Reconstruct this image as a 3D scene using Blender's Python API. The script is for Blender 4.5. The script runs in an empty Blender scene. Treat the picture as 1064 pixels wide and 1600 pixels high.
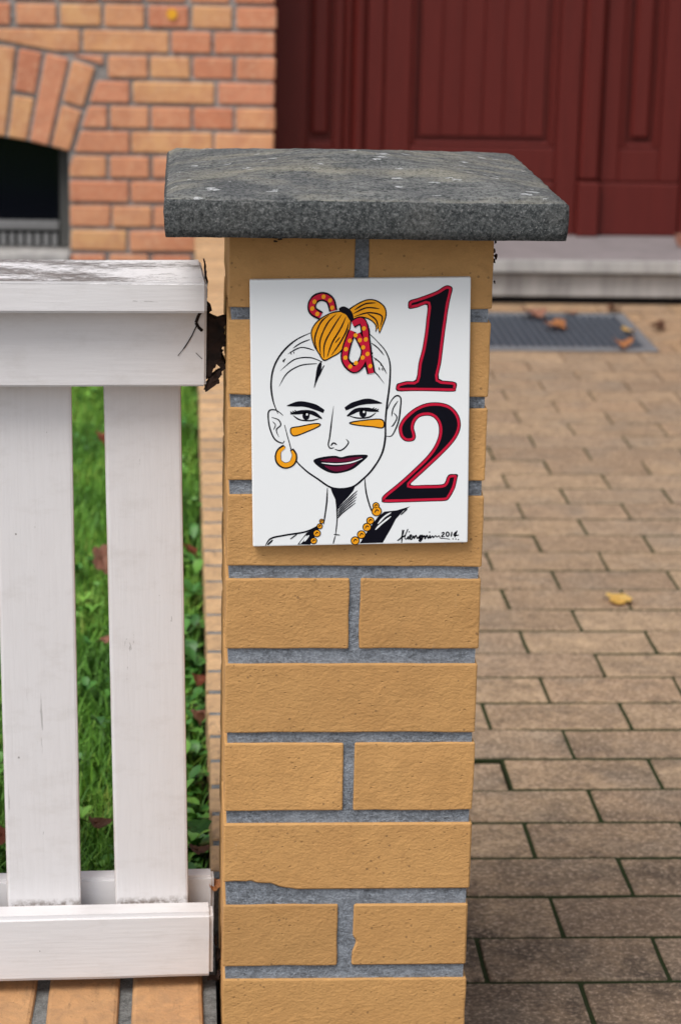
import bpy, bmesh, math, random
import numpy as np
from mathutils import Vector, Matrix, noise
random.seed(7); rng = np.random.default_rng(7)
PI = math.pi
scene = bpy.context.scene
COL = scene.collection

# ------------------------------------------------------------------ camera
cam = bpy.data.cameras.new('camera'); camo = bpy.data.objects.new('camera', cam); COL.objects.link(camo)
cam.sensor_fit = 'VERTICAL'; cam.sensor_height = 36.0; cam.lens = 3723.8/1600*36.0
cam.clip_start = 0.05; cam.clip_end = 500
rt = Vector((0.9978, -0.0627, 0.0211)).normalized(); fw = Vector((0.0660, 0.9624, -0.2636)).normalized()
up = rt.cross(fw).normalized(); rt = fw.cross(up)
camo.matrix_world = Matrix(((rt.x, up.x, -fw.x, -0.1604), (rt.y, up.y, -fw.y, -2.1326), (rt.z, up.z, -fw.z, 1.2242), (0, 0, 0, 1)))
cam.dof.use_dof = True; cam.dof.focus_distance = 2.20; cam.dof.aperture_fstop = 9.5
scene.camera = camo
# ------------------------------------------------------------------ sky, sun, exposure: a bright overcast day
SUN_EL, SUN_AZ = math.radians(56), math.radians(220)      # azimuth from +Y (away) clockwise: behind the camera, to the left
w = bpy.data.worlds.new('World'); scene.world = w; w.use_nodes = True
wn = w.node_tree.nodes; wl = w.node_tree.links
bg = wn['Background']; sky = wn.new('ShaderNodeTexSky'); sky.sky_type = 'NISHITA'; sky.sun_disc = False
sky.sun_elevation = SUN_EL; sky.sun_rotation = SUN_AZ; sky.dust_density = 3.0; sky.air_density = 1.0; sky.ozone_density = 1.0
hs = wn.new('ShaderNodeHueSaturation'); hs.inputs['Saturation'].default_value = 0.42
wl.new(sky.outputs[0], hs.inputs['Color']); wl.new(hs.outputs[0], bg.inputs['Color']); bg.inputs['Strength'].default_value = 0.12
sl = bpy.data.lights.new('sun', 'SUN'); sl.energy = 1.5; sl.angle = math.radians(28); sl.color = (1.0, 0.965, 0.92)
so = bpy.data.objects.new('sun', sl); COL.objects.link(so)
sd = Vector((math.sin(SUN_AZ)*math.cos(SUN_EL), math.cos(SUN_AZ)*math.cos(SUN_EL), math.sin(SUN_EL)))
so.rotation_euler = sd.to_track_quat('Z', 'Y').to_euler(); so.location = (0, -3, 6)
vs = scene.view_settings; vs.view_transform = 'Standard'; vs.look = 'None'; vs.gamma = 1; vs.exposure = 0.55; vs.use_curve_mapping = False
scene.render.engine = 'CYCLES'

# ------------------------------------------------------------------ helpers: materials
class NT:
    def __init__(s, name):
        s.m = bpy.data.materials.new(name); s.m.use_nodes = True; s.t = s.m.node_tree; s.n = s.t.nodes
        s.b = s.n['Principled BSDF']; s.tc = None
    def L(s, a, b): s.t.links.new(a, b)
    def node(s, ty, **k):
        n = s.n.new(ty)
        for a, v in k.items(): setattr(n, a, v)
        return n
    def set(s, sock, v):
        if isinstance(v, (int, float)): sock.default_value = v
        elif isinstance(v, (tuple, list)):
            sock.default_value = tuple(v) + ((1,) if len(v) == 3 and len(sock.default_value) == 4 else ())
        else: s.L(v, sock)
    def coord(s, kind='Object', scale=(1, 1, 1), rand=True, rot=(0, 0, 0)):
        tc = s.tc or s.node('ShaderNodeTexCoord'); s.tc = tc
        v = tc.outputs[kind] if kind in ('Object', 'Normal', 'Generated') else None
        if kind == 'World':
            v = s.node('ShaderNodeNewGeometry').outputs['Position']
        mp = s.node('ShaderNodeMapping'); s.L(v, mp.inputs['Vector'])
        mp.inputs['Scale'].default_value = scale; mp.inputs['Rotation'].default_value = rot
        if rand and kind == 'Object':
            oi = s.node('ShaderNodeObjectInfo'); mu = s.node('ShaderNodeMath', operation='MULTIPLY'); s.L(oi.outputs['Random'], mu.inputs[0]); mu.inputs[1].default_value = 37.0
            s.L(mu.outputs[0], mp.inputs['Location'])
        return mp.outputs[0]
    def rand(s): return s.node('ShaderNodeObjectInfo').outputs['Random']
    def noise(s, co, scale, detail=4, rough=.55, dist=0.0, out='Fac'):
        n = s.node('ShaderNodeTexNoise'); s.L(co, n.inputs['Vector']); n.inputs['Scale'].default_value = scale
        n.inputs['Detail'].default_value = detail; n.inputs['Roughness'].default_value = rough; n.inputs['Distortion'].default_value = dist
        return n.outputs[out]
    def voro(s, co, scale, feat='F1', out='Distance'):
        n = s.node('ShaderNodeTexVoronoi', feature=feat); s.L(co, n.inputs['Vector']); n.inputs['Scale'].default_value = scale
        return n.outputs[out]
    def ramp(s, fac, stops, interp='LINEAR'):
        r = s.node('ShaderNodeValToRGB'); r.color_ramp.interpolation = interp
        e = r.color_ramp.elements
        while len(e) < len(stops): e.new(0.5)
        for i, (p, c) in enumerate(stops):
            e[i].position = p
            if isinstance(c, (int, float)): c = (c, c, c)
            e[i].color = tuple(c) + (1,)
        s.L(fac, r.inputs['Fac']); return r.outputs['Color']
    def mix(s, fac, a, b, bt='MIX'):
        n = s.node('ShaderNodeMix', data_type='RGBA', blend_type=bt)
        s.set(n.inputs['Factor'], fac); s.set(n.inputs['A'], a); s.set(n.inputs['B'], b)
        return n.outputs['Result']
    def math(s, op, a, b=0.0):
        n = s.node('ShaderNodeMath', operation=op); s.set(n.inputs[0], a); s.set(n.inputs[1], b); return n.outputs[0]
    def hsv(s, col, h=.5, sa=1., v=1.):
        n = s.node('ShaderNodeHueSaturation'); s.set(n.inputs['Color'], col); s.set(n.inputs['Hue'], h); s.set(n.inputs['Saturation'], sa); s.set(n.inputs['Value'], v)
        return n.outputs[0]
    def mapr(s, v, a, b, c, d):
        n = s.node('ShaderNodeMapRange'); s.set(n.inputs[0], v)
        for i, q in enumerate((a, b, c, d)): s.set(n.inputs[i+1], q)
        return n.outputs[0]
    def bump(s, h, strength=.5, dist=.001, prev=None):
        n = s.node('ShaderNodeBump'); s.L(h, n.inputs['Height']); n.inputs['Strength'].default_value = strength; n.inputs['Distance'].default_value = dist
        if prev is not None: s.L(prev, n.inputs['Normal'])
        return n.outputs[0]
    def done(s, col=None, rough=.8, normal=None, spec=.3, **k):
        if col is not None: s.set(s.b.inputs['Base Color'], col)
        s.set(s.b.inputs['Roughness'], rough); s.b.inputs['Specular IOR Level'].default_value = spec
        if normal is not None: s.L(normal, s.b.inputs['Normal'])
        for a, v in k.items(): s.set(s.b.inputs[a], v)
        return s.m

def m_clinker(name, c, var=.12, rough=.75, dirt=0.0):
    t = NT(name); co = t.coord(); cs = t.coord(scale=(1, 1, 1.45))
    big = t.noise(co, 12, 4); fine = t.noise(cs, 260, 3, .5, .35); mid = t.noise(cs, 75, 5, .6, .8); grit = t.noise(co, 900, 3)
    col = t.hsv(c, v=t.mapr(t.rand(), 0, 1, 1-var, 1+var*.6))
    col = t.mix(t.mapr(big, .38, .66, 0, .45), col, tuple(x*k for x, k in zip(c, (.80, .74, .70))))
    col = t.mix(t.mapr(mid, .35, .62, .24, 0), col, tuple(x*.6 for x in c))
    col = t.mix(t.mapr(grit, .35, .65, .22, 0), col, tuple(x*.55 for x in c))
    spots = t.voro(co, 120); sm = t.math('MULTIPLY', t.math('LESS_THAN', spots, .15), t.math('GREATER_THAN', t.noise(co, 60, 2), .56))
    pit = t.math('MULTIPLY', t.mapr(t.voro(t.coord(scale=(.6, 1, 1)), 210), .10, .20, 1, 0), t.mapr(t.noise(co, 45, 2), .5, .6, 0, 1))
    col = t.mix(t.math('MULTIPLY', sm, .55), col, (.13, .075, .035)); col = t.mix(t.math('MULTIPLY', pit, .35), col, tuple(x*.35 for x in c))
    sm3 = t.noise(co, 33, 6, .7, .5); col = t.mix(t.mapr(sm3, .58, .74, 0, .40), col, tuple(x*k for x, k in zip(c, (.50, .46, .45))))
    ef = t.noise(t.coord(scale=(1.6, 1, .5)), 42, 6, .75); col = t.mix(t.mapr(ef, .66, .80, 0, .40), col, (.62, .50, .36))
    if dirt:
        d1 = t.noise(co, 38, 6, .72, .8); d2 = t.noise(t.coord(scale=(1, .3, 1)), 85, 6, .75)
        col = t.mix(t.math('MULTIPLY', t.mapr(d1, .42, .62, 0, 1), dirt), col, (.15, .105, .075)); col = t.mix(t.math('MULTIPLY', t.mapr(d2, .34, .44, 1, 0), dirt), col, (.08, .06, .045))
    h = t.math('ADD', t.math('MULTIPLY', fine, .8), t.math('ADD', t.math('MULTIPLY', mid, .9), t.math('MULTIPLY', grit, .15)))
    h = t.math('SUBTRACT', h, t.math('MULTIPLY', pit, .5))
    return t.done(col, rough, t.bump(h, .78, .0013), .30)
def m_mortar(name, c, sc=1.0):
    t = NT(name); co = t.coord(rand=False); cs = t.coord(scale=(1, 1, 2), rand=False)
    a = t.noise(cs, 110*sc, 6, .75); b = t.noise(co, 480*sc, 5, .7); e = t.noise(co, 22*sc, 3)
    col = t.mix(t.mapr(a, .36, .64, 0, 1), tuple(x*.55 for x in c), tuple(x*1.30 for x in c))
    col = t.mix(t.mapr(b, .36, .52, .55, 0), col, tuple(x*.28 for x in c))
    col = t.mix(t.mapr(b, .56, .68, 0, .6), col, tuple(x*1.9 for x in c))
    col = t.mix(t.mapr(e, .45, .65, 0, .40), col, tuple(x*1.55 for x in c))
    return t.done(col, .95, t.bump(t.math('ADD', a, t.math('MULTIPLY', b, .7)), 1.0, .003), .15)
def m_housebrick():
    t = NT('house_brick'); co = t.coord(); r = t.rand()
    col = t.ramp(r, [(0, (.55, .215, .120)), (.3, (.60, .255, .140)), (.55, (.64, .31, .165)), (.8, (.65, .36, .165)), (1, (.62, .25, .15))])
    n = t.noise(co, 17, 5, .65); n2 = t.noise(co, 70, 5, .7)
    col = t.mix(t.mapr(n, .38, .60, .50, 0), col, (.44, .17, .10))
    col = t.mix(t.mapr(n2, .50, .68, 0, .55), col, (.68, .43, .27))
    return t.done(col, .85, t.bump(n2, .6, .002), .2)
def m_paver(name, cols):
    t = NT(name); co = t.coord(); r = t.rand(); wco = t.coord('World', rand=False)
    col = t.ramp(r, cols)
    n = t.noise(co, 26, 6, .65); n2 = t.noise(co, 190, 5, .68); n3 = t.noise(co, 8, 4); st = t.noise(wco, 2.6, 5, .6)
    col = t.mix(t.mapr(n, .36, .66, .50, 0), col, (.175, .120, .078))
    col = t.mix(t.mapr(n2, .42, .68, .42, 0), col, (.11, .075, .055))
    col = t.mix(t.mapr(n3, .50, .70, 0, .45), col, (.20, .175, .14))
    # dark brown overlay, stronger towards the gate and broken up by noise
    sep = t.node('ShaderNodeSeparateXYZ'); t.L(wco, sep.inputs[0])
    g = t.math('ADD', t.mapr(sep.outputs[1], .15, 1.25, .60, 0), t.mapr(st, .45, .72, -.10, .28))
    col = t.mix(t.math('MULTIPLY', t.math('MAXIMUM', g, 0.0), t.mapr(n, .25, .62, 1, .45)), col, (.075, .054, .042))
    bl = t.noise(wco, 7.5, 6, .68, .6); bm_ = t.math('MULTIPLY', t.mapr(bl, .50, .64, 0, .75), t.mapr(sep.outputs[1], .35, 1.9, 1, .12))
    col = t.mix(bm_, col, (.045, .037, .030))
    g1 = t.noise(co, 170, 6, .82); g0 = t.noise(co, 55, 6, .75)
    col = t.mix(t.mapr(g1, .38, .48, .62, 0), col, (.070, .051, .036)); col = t.mix(t.mapr(g1, .52, .62, 0, .65), col, (.62, .46, .33))
    col = t.mix(t.mapr(g0, .36, .48, .55, 0), col, (.12, .085, .062))
    return t.done(col, .88, t.bump(t.math('ADD', g1, n), .8, .0018), .2)
def m_plain(name, c, rough=.6, spec=.4, noise_amt=.2, nscale=40, bump=.3, bd=.001, stretch=(1, 1, 1)):
    t = NT(name); co = t.coord(scale=stretch); n = t.noise(co, nscale, 5, .6)
    col = t.mix(t.mapr(n, .3, .7, noise_amt, 0), c, tuple(x*.5 for x in c))
    return t.done(col, rough, t.bump(n, bump, bd), spec)
def m_paint(name, grain_axis, flake=0.0):
    t = NT(name); sc = {'x': (.06, 1, 1), 'z': (1, 1, .06)}[grain_axis]; co = t.coord(); cg = t.coord(scale=sc)
    c = (.695, .680, .685); g = t.noise(cg, 330, 5, .6); b = t.noise(co, 9, 4)
    col = t.mix(t.mapr(g, .3, .6, .10, 0), c, (.45, .43, .42)); col = t.mix(t.mapr(b, .42, .72, 0, .18), col, (.60, .56, .55))
    sp = t.voro(co, 55); sm = t.math('MULTIPLY', t.math('LESS_THAN', t.math('ADD', sp, t.math('MULTIPLY', t.noise(co, 300, 3), .12)), .105), t.math('GREATER_THAN', t.noise(co, 37, 3), .59))
    sc2 = t.noise(cg, 60, 6, .75, 1.0); sm2 = t.math('MULTIPLY', t.math('GREATER_THAN', sc2, .66), t.math('GREATER_THAN', t.noise(co, 21, 3), .54))
    sm = t.math('MAXIMUM', sm, t.math('MULTIPLY', sm2, .6))
    col = t.mix(t.math('MULTIPLY', sm, .7), col, (.13, .11, .10))
    dl = t.noise(t.coord(scale=(.5, 1, 1)), 45, 6, .7); col = t.mix(t.mapr(dl, .52, .72, 0, .20), col, (.40, .36, .32))
    if grain_axis == 'z':      # soil splashed up where the pickets meet the rail, a little brown along the sawn edges
        pz_ = t.node('ShaderNodeSeparateXYZ'); t.L(t.coord(rand=False), pz_.inputs[0]); sn = t.noise(co, 160, 5, .7)
        m1 = t.math('MULTIPLY', t.mapr(pz_.outputs[2], -.2965, -.2895, 1, 0), t.mapr(sn, .42, .58, 0, 1))
        m2 = t.math('MULTIPLY', t.mapr(t.math('ABSOLUTE', pz_.outputs[0]), .0345, .0368, 0, 1), t.mapr(t.noise(t.coord(scale=(1, 1, .2)), 50, 4), .45, .6, 0, 1))
        col = t.mix(t.math('MULTIPLY', m1, .75), col, (.13, .09, .06)); col = t.mix(t.math('MULTIPLY', m2, .5), col, (.42, .30, .22))
    h = t.math('ADD', t.math('MULTIPLY', g, .5), t.math('MULTIPLY', t.noise(t.coord(scale=(1, 1, .12) if grain_axis == 'z' else (.12, 1, 1)), 120, 4), .5)); rough = .45
    if flake:
        f = t.noise(t.coord(scale=(.16, 1, 1)), 420, 8, .78, 1.2); pz = t.noise(t.coord(scale=(.35, 1, 1)), 30, 4)
        tc = t.node('ShaderNodeSeparateXYZ'); t.L(t.coord(rand=False), tc.inputs[0])
        # the paint has kept better towards the board's end
        keep = t.mapr(tc.outputs[0], -.12, -.01, 0.0, .15)
        fv = t.math('SUBTRACT', t.math('ADD', f, t.math('MULTIPLY', t.math('SUBTRACT', pz, .5), .55)), keep)
        fm = t.mapr(fv, .445, .475, 0, 1)
        col = t.mix(fm, t.mix(.6, col, (.86, .86, .87)), t.mix(t.noise(cg, 500, 4), (.02, .02, .022), (.30, .29, .28)))
        h = t.math('SUBTRACT', h, fm)
    return t.done(col, rough, t.bump(h, .5, .0009), .4)
def m_concrete_cap(name, top):
    t = NT(name); co = t.coord(rand=False); cs = t.coord(scale=(.30, 1.0, 1), rot=(0, 0, .30), rand=False)
    gr = t.noise(co, 480, 5, .75); g2 = t.noise(co, 170, 6, .75); big = t.noise(co, 11, 5, .6)
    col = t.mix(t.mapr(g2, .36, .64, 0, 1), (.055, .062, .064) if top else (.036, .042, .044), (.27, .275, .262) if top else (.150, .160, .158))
    col = t.mix(t.mapr(gr, .54, .68, 0, .85), col, (.34, .345, .34))
    col = t.mix(t.mapr(gr, .32, .44, .85, 0), col, (.018, .020, .022))
    wt = t.voro(co, 260); col = t.mix(t.math('MULTIPLY', t.math('LESS_THAN', wt, .12), t.math('GREATER_THAN', t.noise(co, 150, 2), .55)), col, (.42, .41, .40))
    if top:
        s1 = t.noise(cs, 80, 7, .75, .6); s2 = t.noise(cs, 20, 5, .65)
        col = t.mix(t.mapr(s1, .44, .62, 0, .60), col, (.36, .36, .34))
        col = t.mix(t.mapr(s1, .36, .45, .45, 0), col, (.06, .064, .066))
        col = t.mix(t.mapr(s2, .46, .60, 0, .62), col, (.42, .39, .30))
        col = t.mix(t.mapr(big, .52, .62, 0, .55), col, (.125, .13, .135))
        ls = t.voro(t.coord(scale=(.6, 1.1, 1), rand=False), 62); lm = t.math('MULTIPLY', t.math('LESS_THAN', t.math('ADD', ls, t.math('MULTIPLY', t.noise(co, 200, 4, .7), .6)), .48), t.math('GREATER_THAN', t.noise(co, 26, 3), .50))
        col = t.mix(t.math('MULTIPLY', lm, .9), col, (.72, .73, .73))
    else:
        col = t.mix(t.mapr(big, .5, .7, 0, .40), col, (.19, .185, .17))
    g3 = t.noise(co, 300, 4, .8)
    col = t.mix(t.mapr(g3, .38, .48, .7, 0), col, (.022, .025, .028)); col = t.mix(t.mapr(g3, .54, .66, 0, .5), col, (.36, .36, .355))
    return t.done(col, .95, t.bump(t.math('ADD', gr, t.math('ADD', g3, g2)), 1.0, .0030), .2)
def m_attr(name, stops, rough=.6, trans=.0):
    t = NT(name); a = t.node('ShaderNodeAttribute', attribute_name='tint'); n = t.noise(t.coord('World', rand=False), 4.5, 3)
    f = t.math('ADD', t.math('MULTIPLY', a.outputs['Fac'], .75), t.mapr(n, .3, .7, -.12, .37))
    col = t.ramp(f, stops)
    return t.done(col, rough, None, .35, **({'Subsurface Weight': trans} if 0 else {}))
def m_leaf(name, c1, c2, rough=.6):
    t = NT(name); co = t.coord(); n = t.noise(co, 60, 5, .6); n2 = t.noise(co, 240, 3)
    col = t.mix(t.mapr(n, .35, .65, 0, 1), c1, c2); col = t.mix(t.mapr(n2, .55, .75, 0, .5), col, tuple(x*.4 for x in c1))
    return t.done(col, rough, t.bump(n, .5, .001), .35)
def m_flat(name, c, rough=.3, spec=.5):
    t = NT(name); n = t.noise(t.coord(rand=False), 120, 4); return t.done(t.mix(t.mapr(n, .35, .65, .22, 0), c, tuple(x*.72 for x in c)), rough, None, spec)

M = {}
M['pillar'] = m_clinker('ochre_clinker', (.565, .310, .112), .19)
M['wallbrick'] = m_clinker('garden_wall_brick', (.58, .325, .15), .16, .85, .32)
M['edgebrick'] = m_clinker('edging_brick', (.64, .41, .215), .22, .85, .35)
M['mortar'] = m_mortar('grey_mortar', (.255, .28, .315))
M['mortar2'] = m_mortar('dirty_mortar', (.20, .205, .20))
M['hmortar'] = m_mortar('house_mortar', (.30, .28, .265), .4)
M['hbrick'] = m_housebrick()
M['paver'] = m_paver('clay_paver', [(0, (.38, .262, .165)), (.3, (.51, .355, .215)), (.65, (.60, .425, .258)), (.85, (.45, .325, .215)), (1, (.56, .375, .222))])
M['paver_y'] = m_paver('yellow_paver', [(0, (.54, .33, .16)), (.5, (.60, .38, .20)), (1, (.54, .35, .20))])
M['paint_x'] = m_paint('white_paint_rail', 'x'); M['paint_z'] = m_paint('white_paint_picket', 'z'); M['paint_top'] = m_paint('flaking_white_paint', 'x', 1.1)
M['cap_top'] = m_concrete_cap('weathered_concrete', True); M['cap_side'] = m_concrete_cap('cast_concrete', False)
M['tile'] = NT('white_glazed_ceramic').done((.82, .845, .855), .16, None, .5)
M['ink'] = m_flat('black_ink', (.004, .004, .009), .35, .12); M['red'] = m_flat('red_enamel', (.56, .008, .040), .3, .25)
M['orange'] = m_flat('orange_enamel', (.88, .36, .010), .3, .25); M['lips'] = m_flat('dark_red_enamel', (.13, .004, .03), .3, .2)
M['tilewhite'] = m_flat('white_enamel', (.82, .845, .855), .2)
M['door'] = m_plain('oxblood_paint', (.108, .0145, .0115), .44, .25, .35, 60, .15, .0008, (1, 1, .08))
M['stone'] = m_plain('step_stone', (.47, .45, .43), .85, .25, .8, 22, .5, .003, (1, 1, .25))
M['tread'] = m_plain('shaded_tread_stone', (.25, .222, .225), .85, .25, .4, 14, .5, .003)  # step stone for the tread, with the door recess's shade painted into its colour
M['metal'] = m_plain('galvanised_steel', (.18, .19, .205), .5, .5, .4, 30)
M['steeldark'] = m_plain('dark_steel', (.085, .10, .125), .55, .4, .4, 30)
M['dark'] = m_plain('dark_void', (.012, .012, .014), .9, .1)
M['frame'] = m_plain('grey_window_frame', (.085, .085, .08), .6, .3, .4, 30)
M['frame_l'] = m_plain('pale_window_rail', (.20, .20, .20), .7, .3, .5, 20)
M['glass'] = NT('dark_cellar_glass').done((.004, .005, .008), .12, None, .35)
M['soil'] = m_plain('dark_soil', (.035, .028, .018), .95, .1, .5, 25, 1, .01)
t = NT('joint_moss'); wc = t.coord('World', rand=False); sp = t.node('ShaderNodeSeparateXYZ'); t.L(wc, sp.inputs[0])
nn = t.noise(wc, 40, 5, .6); ff = t.mapr(t.math('ADD', sp.outputs[1], t.math('MULTIPLY', t.noise(wc, 2.2, 3), 1.2)), 3.3, 4.3, 0, 1)
M['joint'] = t.done(t.mix(ff, t.mix(nn, (.018, .030, .008), (.035, .040, .020)), (.15, .10, .065)), .95, t.bump(nn, 1, .004), .1)
M['ground'] = m_plain('street_ground', (.20, .18, .16), .9, .2, .4, 8, .5, .005)
M['grass'] = m_attr('grass_green', [(0, (.026, .075, .009)), (.35, (.066, .190, .017)), (.7, (.135, .310, .028)), (1, (.31, .39, .07))])
M['weed'] = m_attr('weed_green', [(0, (.022, .08, .015)), (.5, (.055, .18, .028)), (1, (.16, .34, .045))], .45)
M['leaf_red'] = m_leaf('leaf_red_brown', (.30, .075, .040), (.42, .17, .095)); M['leaf_pink'] = m_leaf('leaf_pink_brown', (.42, .18, .12), (.50, .27, .19))
M['leaf_yellow'] = m_leaf('leaf_yellow', (.80, .50, .10), (.86, .62, .22)); M['leaf_orange'] = m_leaf('leaf_orange', (.48, .19, .07), (.58, .28, .12))
M['leaf_brown'] = m_leaf('leaf_dark_brown', (.13, .055, .032), (.28, .14, .08)); M['leaf_green'] = m_leaf('leaf_green', (.05, .17, .025), (.09, .25, .04), .4)
M['rot'] = m_leaf('rotten_debris', (.006, .004, .004), (.034, .017, .012), .95)
M['stick'] = m_flat('yellow_sticker', (.78, .38, .015), .5)

# ------------------------------------------------------------------ helpers: objects
def link(name, me, mat=None, parent=None, loc=(0, 0, 0), rot=None):
    o = bpy.data.objects.new(name, me); COL.objects.link(o); o.location = loc
    if rot: o.rotation_euler = rot
    if parent: o.parent = parent
    if mat and me is not None and not me.materials: me.materials.append(M[mat] if isinstance(mat, str) else mat)
    return o
def thing(name, label, cat, loc=(0, 0, 0), rot=(0, 0, 0), group=None):
    o = bpy.data.objects.new(name, None); COL.objects.link(o); o.location = loc; o.rotation_euler = rot; o.empty_display_size = .1
    tag(o, label, cat, group); return o
def tag(o, label, cat, group=None):
    o['label'] = label; o['category'] = cat
    if group: o['group'] = group
    return o
def struct(o): o['kind'] = 'structure'; return o
def stuff(o): o['kind'] = 'stuff'; return o
def tomesh(bm, name, smooth=False):
    me = bpy.data.meshes.new(name); bm.to_mesh(me); bm.free()
    if smooth:
        for p in me.polygons: p.use_smooth = True
    return me
def add_box(bm, x0, x1, y0, y1, z0, z1, bev=0.0, seg=1):
    r = bmesh.ops.create_cube(bm, size=1.0); vs_ = r['verts']
    for v in vs_:
        v.co = Vector((x0+(v.co.x+.5)*(x1-x0), y0+(v.co.y+.5)*(y1-y0), z0+(v.co.z+.5)*(z1-z0)))
    if bev:
        es = list({e for v in vs_ for e in v.link_edges})
        bmesh.ops.bevel(bm, geom=es, offset=bev, segments=seg, affect='EDGES', profile=.6)
def box_mesh(name, x0, x1, y0, y1, z0, z1, bev=.003, seg=1):
    bm = bmesh.new(); add_box(bm, x0, x1, y0, y1, z0, z1, bev, seg); return tomesh(bm, name)
def prism(bm, pts, y0, y1, bev=0.0):
    """polygon in x,z (counter-clockwise seen from -y) pushed back from y0 to y1"""
    vs_ = [bm.verts.new((x, y0, z)) for x, z in pts]; f = bm.faces.new(vs_); f.normal_update()
    if f.normal.y > 0: f.normal_flip()
    r = bmesh.ops.extrude_face_region(bm, geom=[f]); nv = [g for g in r['geom'] if isinstance(g, bmesh.types.BMVert)]
    for v in nv: v.co.y = y1
    if bev:
        es = list({e for v in vs_+nv for e in v.link_edges})
        bmesh.ops.bevel(bm, geom=es, offset=bev, segments=1, affect='EDGES')
def finish(bm):
    bmesh.ops.recalc_face_normals(bm, faces=bm.faces)
def jitter_brick(w_, d_, h_, bev, amp, seed, cuts=0):
    """a brick with softly uneven arrises"""
    bm = bmesh.new(); add_box(bm, -w_/2, w_/2, -d_/2, d_/2, -h_/2, h_/2)
    if cuts: bmesh.ops.subdivide_edges(bm, edges=bm.edges[:], cuts=cuts, use_grid_fill=True)
    if bev:
        es = [e for e in bm.edges if len(e.link_faces) == 2 and e.calc_face_angle(0) > .5]
        bmesh.ops.bevel(bm, geom=es, offset=bev, segments=2, affect='EDGES', profile=.5)
    for v in bm.verts:
        q = v.co*38 + Vector((seed*7.3, seed*3.1, seed)); n_ = noise.noise_vector(q)
        v.co += Vector((n_.x*amp, n_.y*amp, n_.z*amp))
    return tomesh(bm, 'brick')

# ================================================================== SETTING
g = struct(link('ground', box_mesh('ground', -60, 60, -60, 60, -.5, -.03, 0), 'ground'))
# ---------------- paving between the gate and the door
bm = bmesh.new()
add_box(bm, .106, 3.4, -.6, .9005, -.06, -.0020); add_box(bm, .106, 3.4, 1.0158, 3.95, -.06, -.0020); add_box(bm, .106, .468, 3.9502, 4.4598, -.06, -.0020); add_box(bm, 1.077, 3.4, 3.9502, 4.4598, -.06, -.0020); add_box(bm, .106, 3.4, 4.46, 4.66, -.06, -.0020); add_box(bm, .2912, 3.4, .9007, 1.0156, -.06, -.0020); add_box(bm, .106, .2908, .9007, 1.0156, -.06, -.016)
paving = struct(link('paving', tomesh(bm, 'paving_bed'), 'joint'))
pv = [jitter_brick(.2043, .1078, .05, .0022, .0014, s, 1) for s in range(6)]
PX, PY, X0, Y0 = .2095, .1163, .2916, .900
for me in pv: me.materials.append(M['paver'])
pvy = [m.copy() for m in pv[:3]]
for me in pvy: me.materials[0] = M['paver_y']
grate_rect = (.47, 1.075, 3.955, 4.455)
far = bmesh.new()
for n in range(-12, 33):
    y0 = Y0+n*PY; off = X0 if n % 2 == 0 else X0+PX/2
    yc = y0+PY/2
    if yc > 4.62: continue
    for k in range(-1, 15):
        xa, xb = off+(k-1)*PX, off+k*PX
        if xb < .18: continue
        xc = (xa+xb)/2
        inside = xb > grate_rect[0]-.0 and xa < grate_rect[1]+.0 and y0+PY > grate_rect[2]-.01 and y0 < grate_rect[3]+.01
        x0c, x1c = max(xa+.0026, .112), xb-.0026
        if inside:
            if xa < grate_rect[0]-.012: x1c = grate_rect[0]-.012
            elif xb > grate_rect[1]+.012: x0c = grate_rect[1]+.012
            else:
                # a row half under the grate: keep the strip outside it
                continue
        dz = random.uniform(-.0006, .0012); tx, ty = random.uniform(-.005, .005), random.uniform(-.005, .005)
        if n == 0 and abs(xb-X0) < .01: dz, tx = -.0065, .008
        vis = y0 > -.05 and xa < .40+.235*max(y0, 0)+.10
        if vis:
            full = (x1c-x0c) > .19
            if full: me = random.choice(pvy if yc > 3.88 else pv)
            else:
                me = jitter_brick(x1c-x0c, .1078, .05, .0022, .0014, n, 0); me.materials.append(M['paver_y'] if yc > 3.88 else M['paver'])
            link('paver', me, None, paving, ((x0c+x1c)/2, yc, -.025+dz), (tx, ty, random.uniform(-.004, .004)))
        else:
            add_box(far, x0c, x1c, y0+.0023, y0+PY-.0023, -.05, dz, .003)
stuff(link('pavers_beyond', tomesh(far, 'pavers_beyond'), 'paver', paving))
# ---------------- lawn soil
struct(link('lawn_soil', box_mesh('lawn_soil', -4.5, -.132, .245, 3.75, -.2, .085, 0), 'soil'))

struct(link('flower_bed', box_mesh('flower_bed', -4.5, -.132, 3.752, 4.86, -.2, .012, 0), 'soil'))
# ================================================================== HOUSE
YW = 4.85; YD = 5.07
house = thing('brick_house', 'orange brick house front with dark red door and arched cellar window behind the pillar', 'house', (0, YW, 0))
def H(name, me, mat, parent=None): return link(name, me, mat, parent or house, (0, 0, 0) if parent else (0, -YW, 0))
XJ = .1007; XR = 1.66                                              # door opening
AX, AZ, RI, RO = -.83, -.6985, 1.142, 1.405; WJ0, WJ1, SILL = AX-.336, AX+.336, .068
bm = bmesh.new()
arc = [(AX+RI*math.sin(a), AZ+RI*math.cos(a)) for a in np.linspace(-math.asin(.336/RI), math.asin(.336/RI), 15)]
YM = YW+.008
prism(bm, [(-3.2, 0), (WJ0, 0), (WJ0, 3.2), (-3.2, 3.2)], YM, 5.3)
prism(bm, [(WJ1, 0), (XJ-.006, 0), (XJ-.006, 3.2), (WJ1, 3.2)], YM, 5.3)
prism(bm, [(WJ0, 0), (WJ1, 0), (WJ1, SILL), (WJ0, SILL)], YM, 5.3)
prism(bm, arc + [(WJ1, 3.2), (WJ0, 3.2)], YM, 5.3)
prism(bm, [(XJ-.006, 2.35), (XR+.006, 2.35), (XR+.006, 3.2), (XJ-.006, 3.2)], YM, 5.3)
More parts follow.
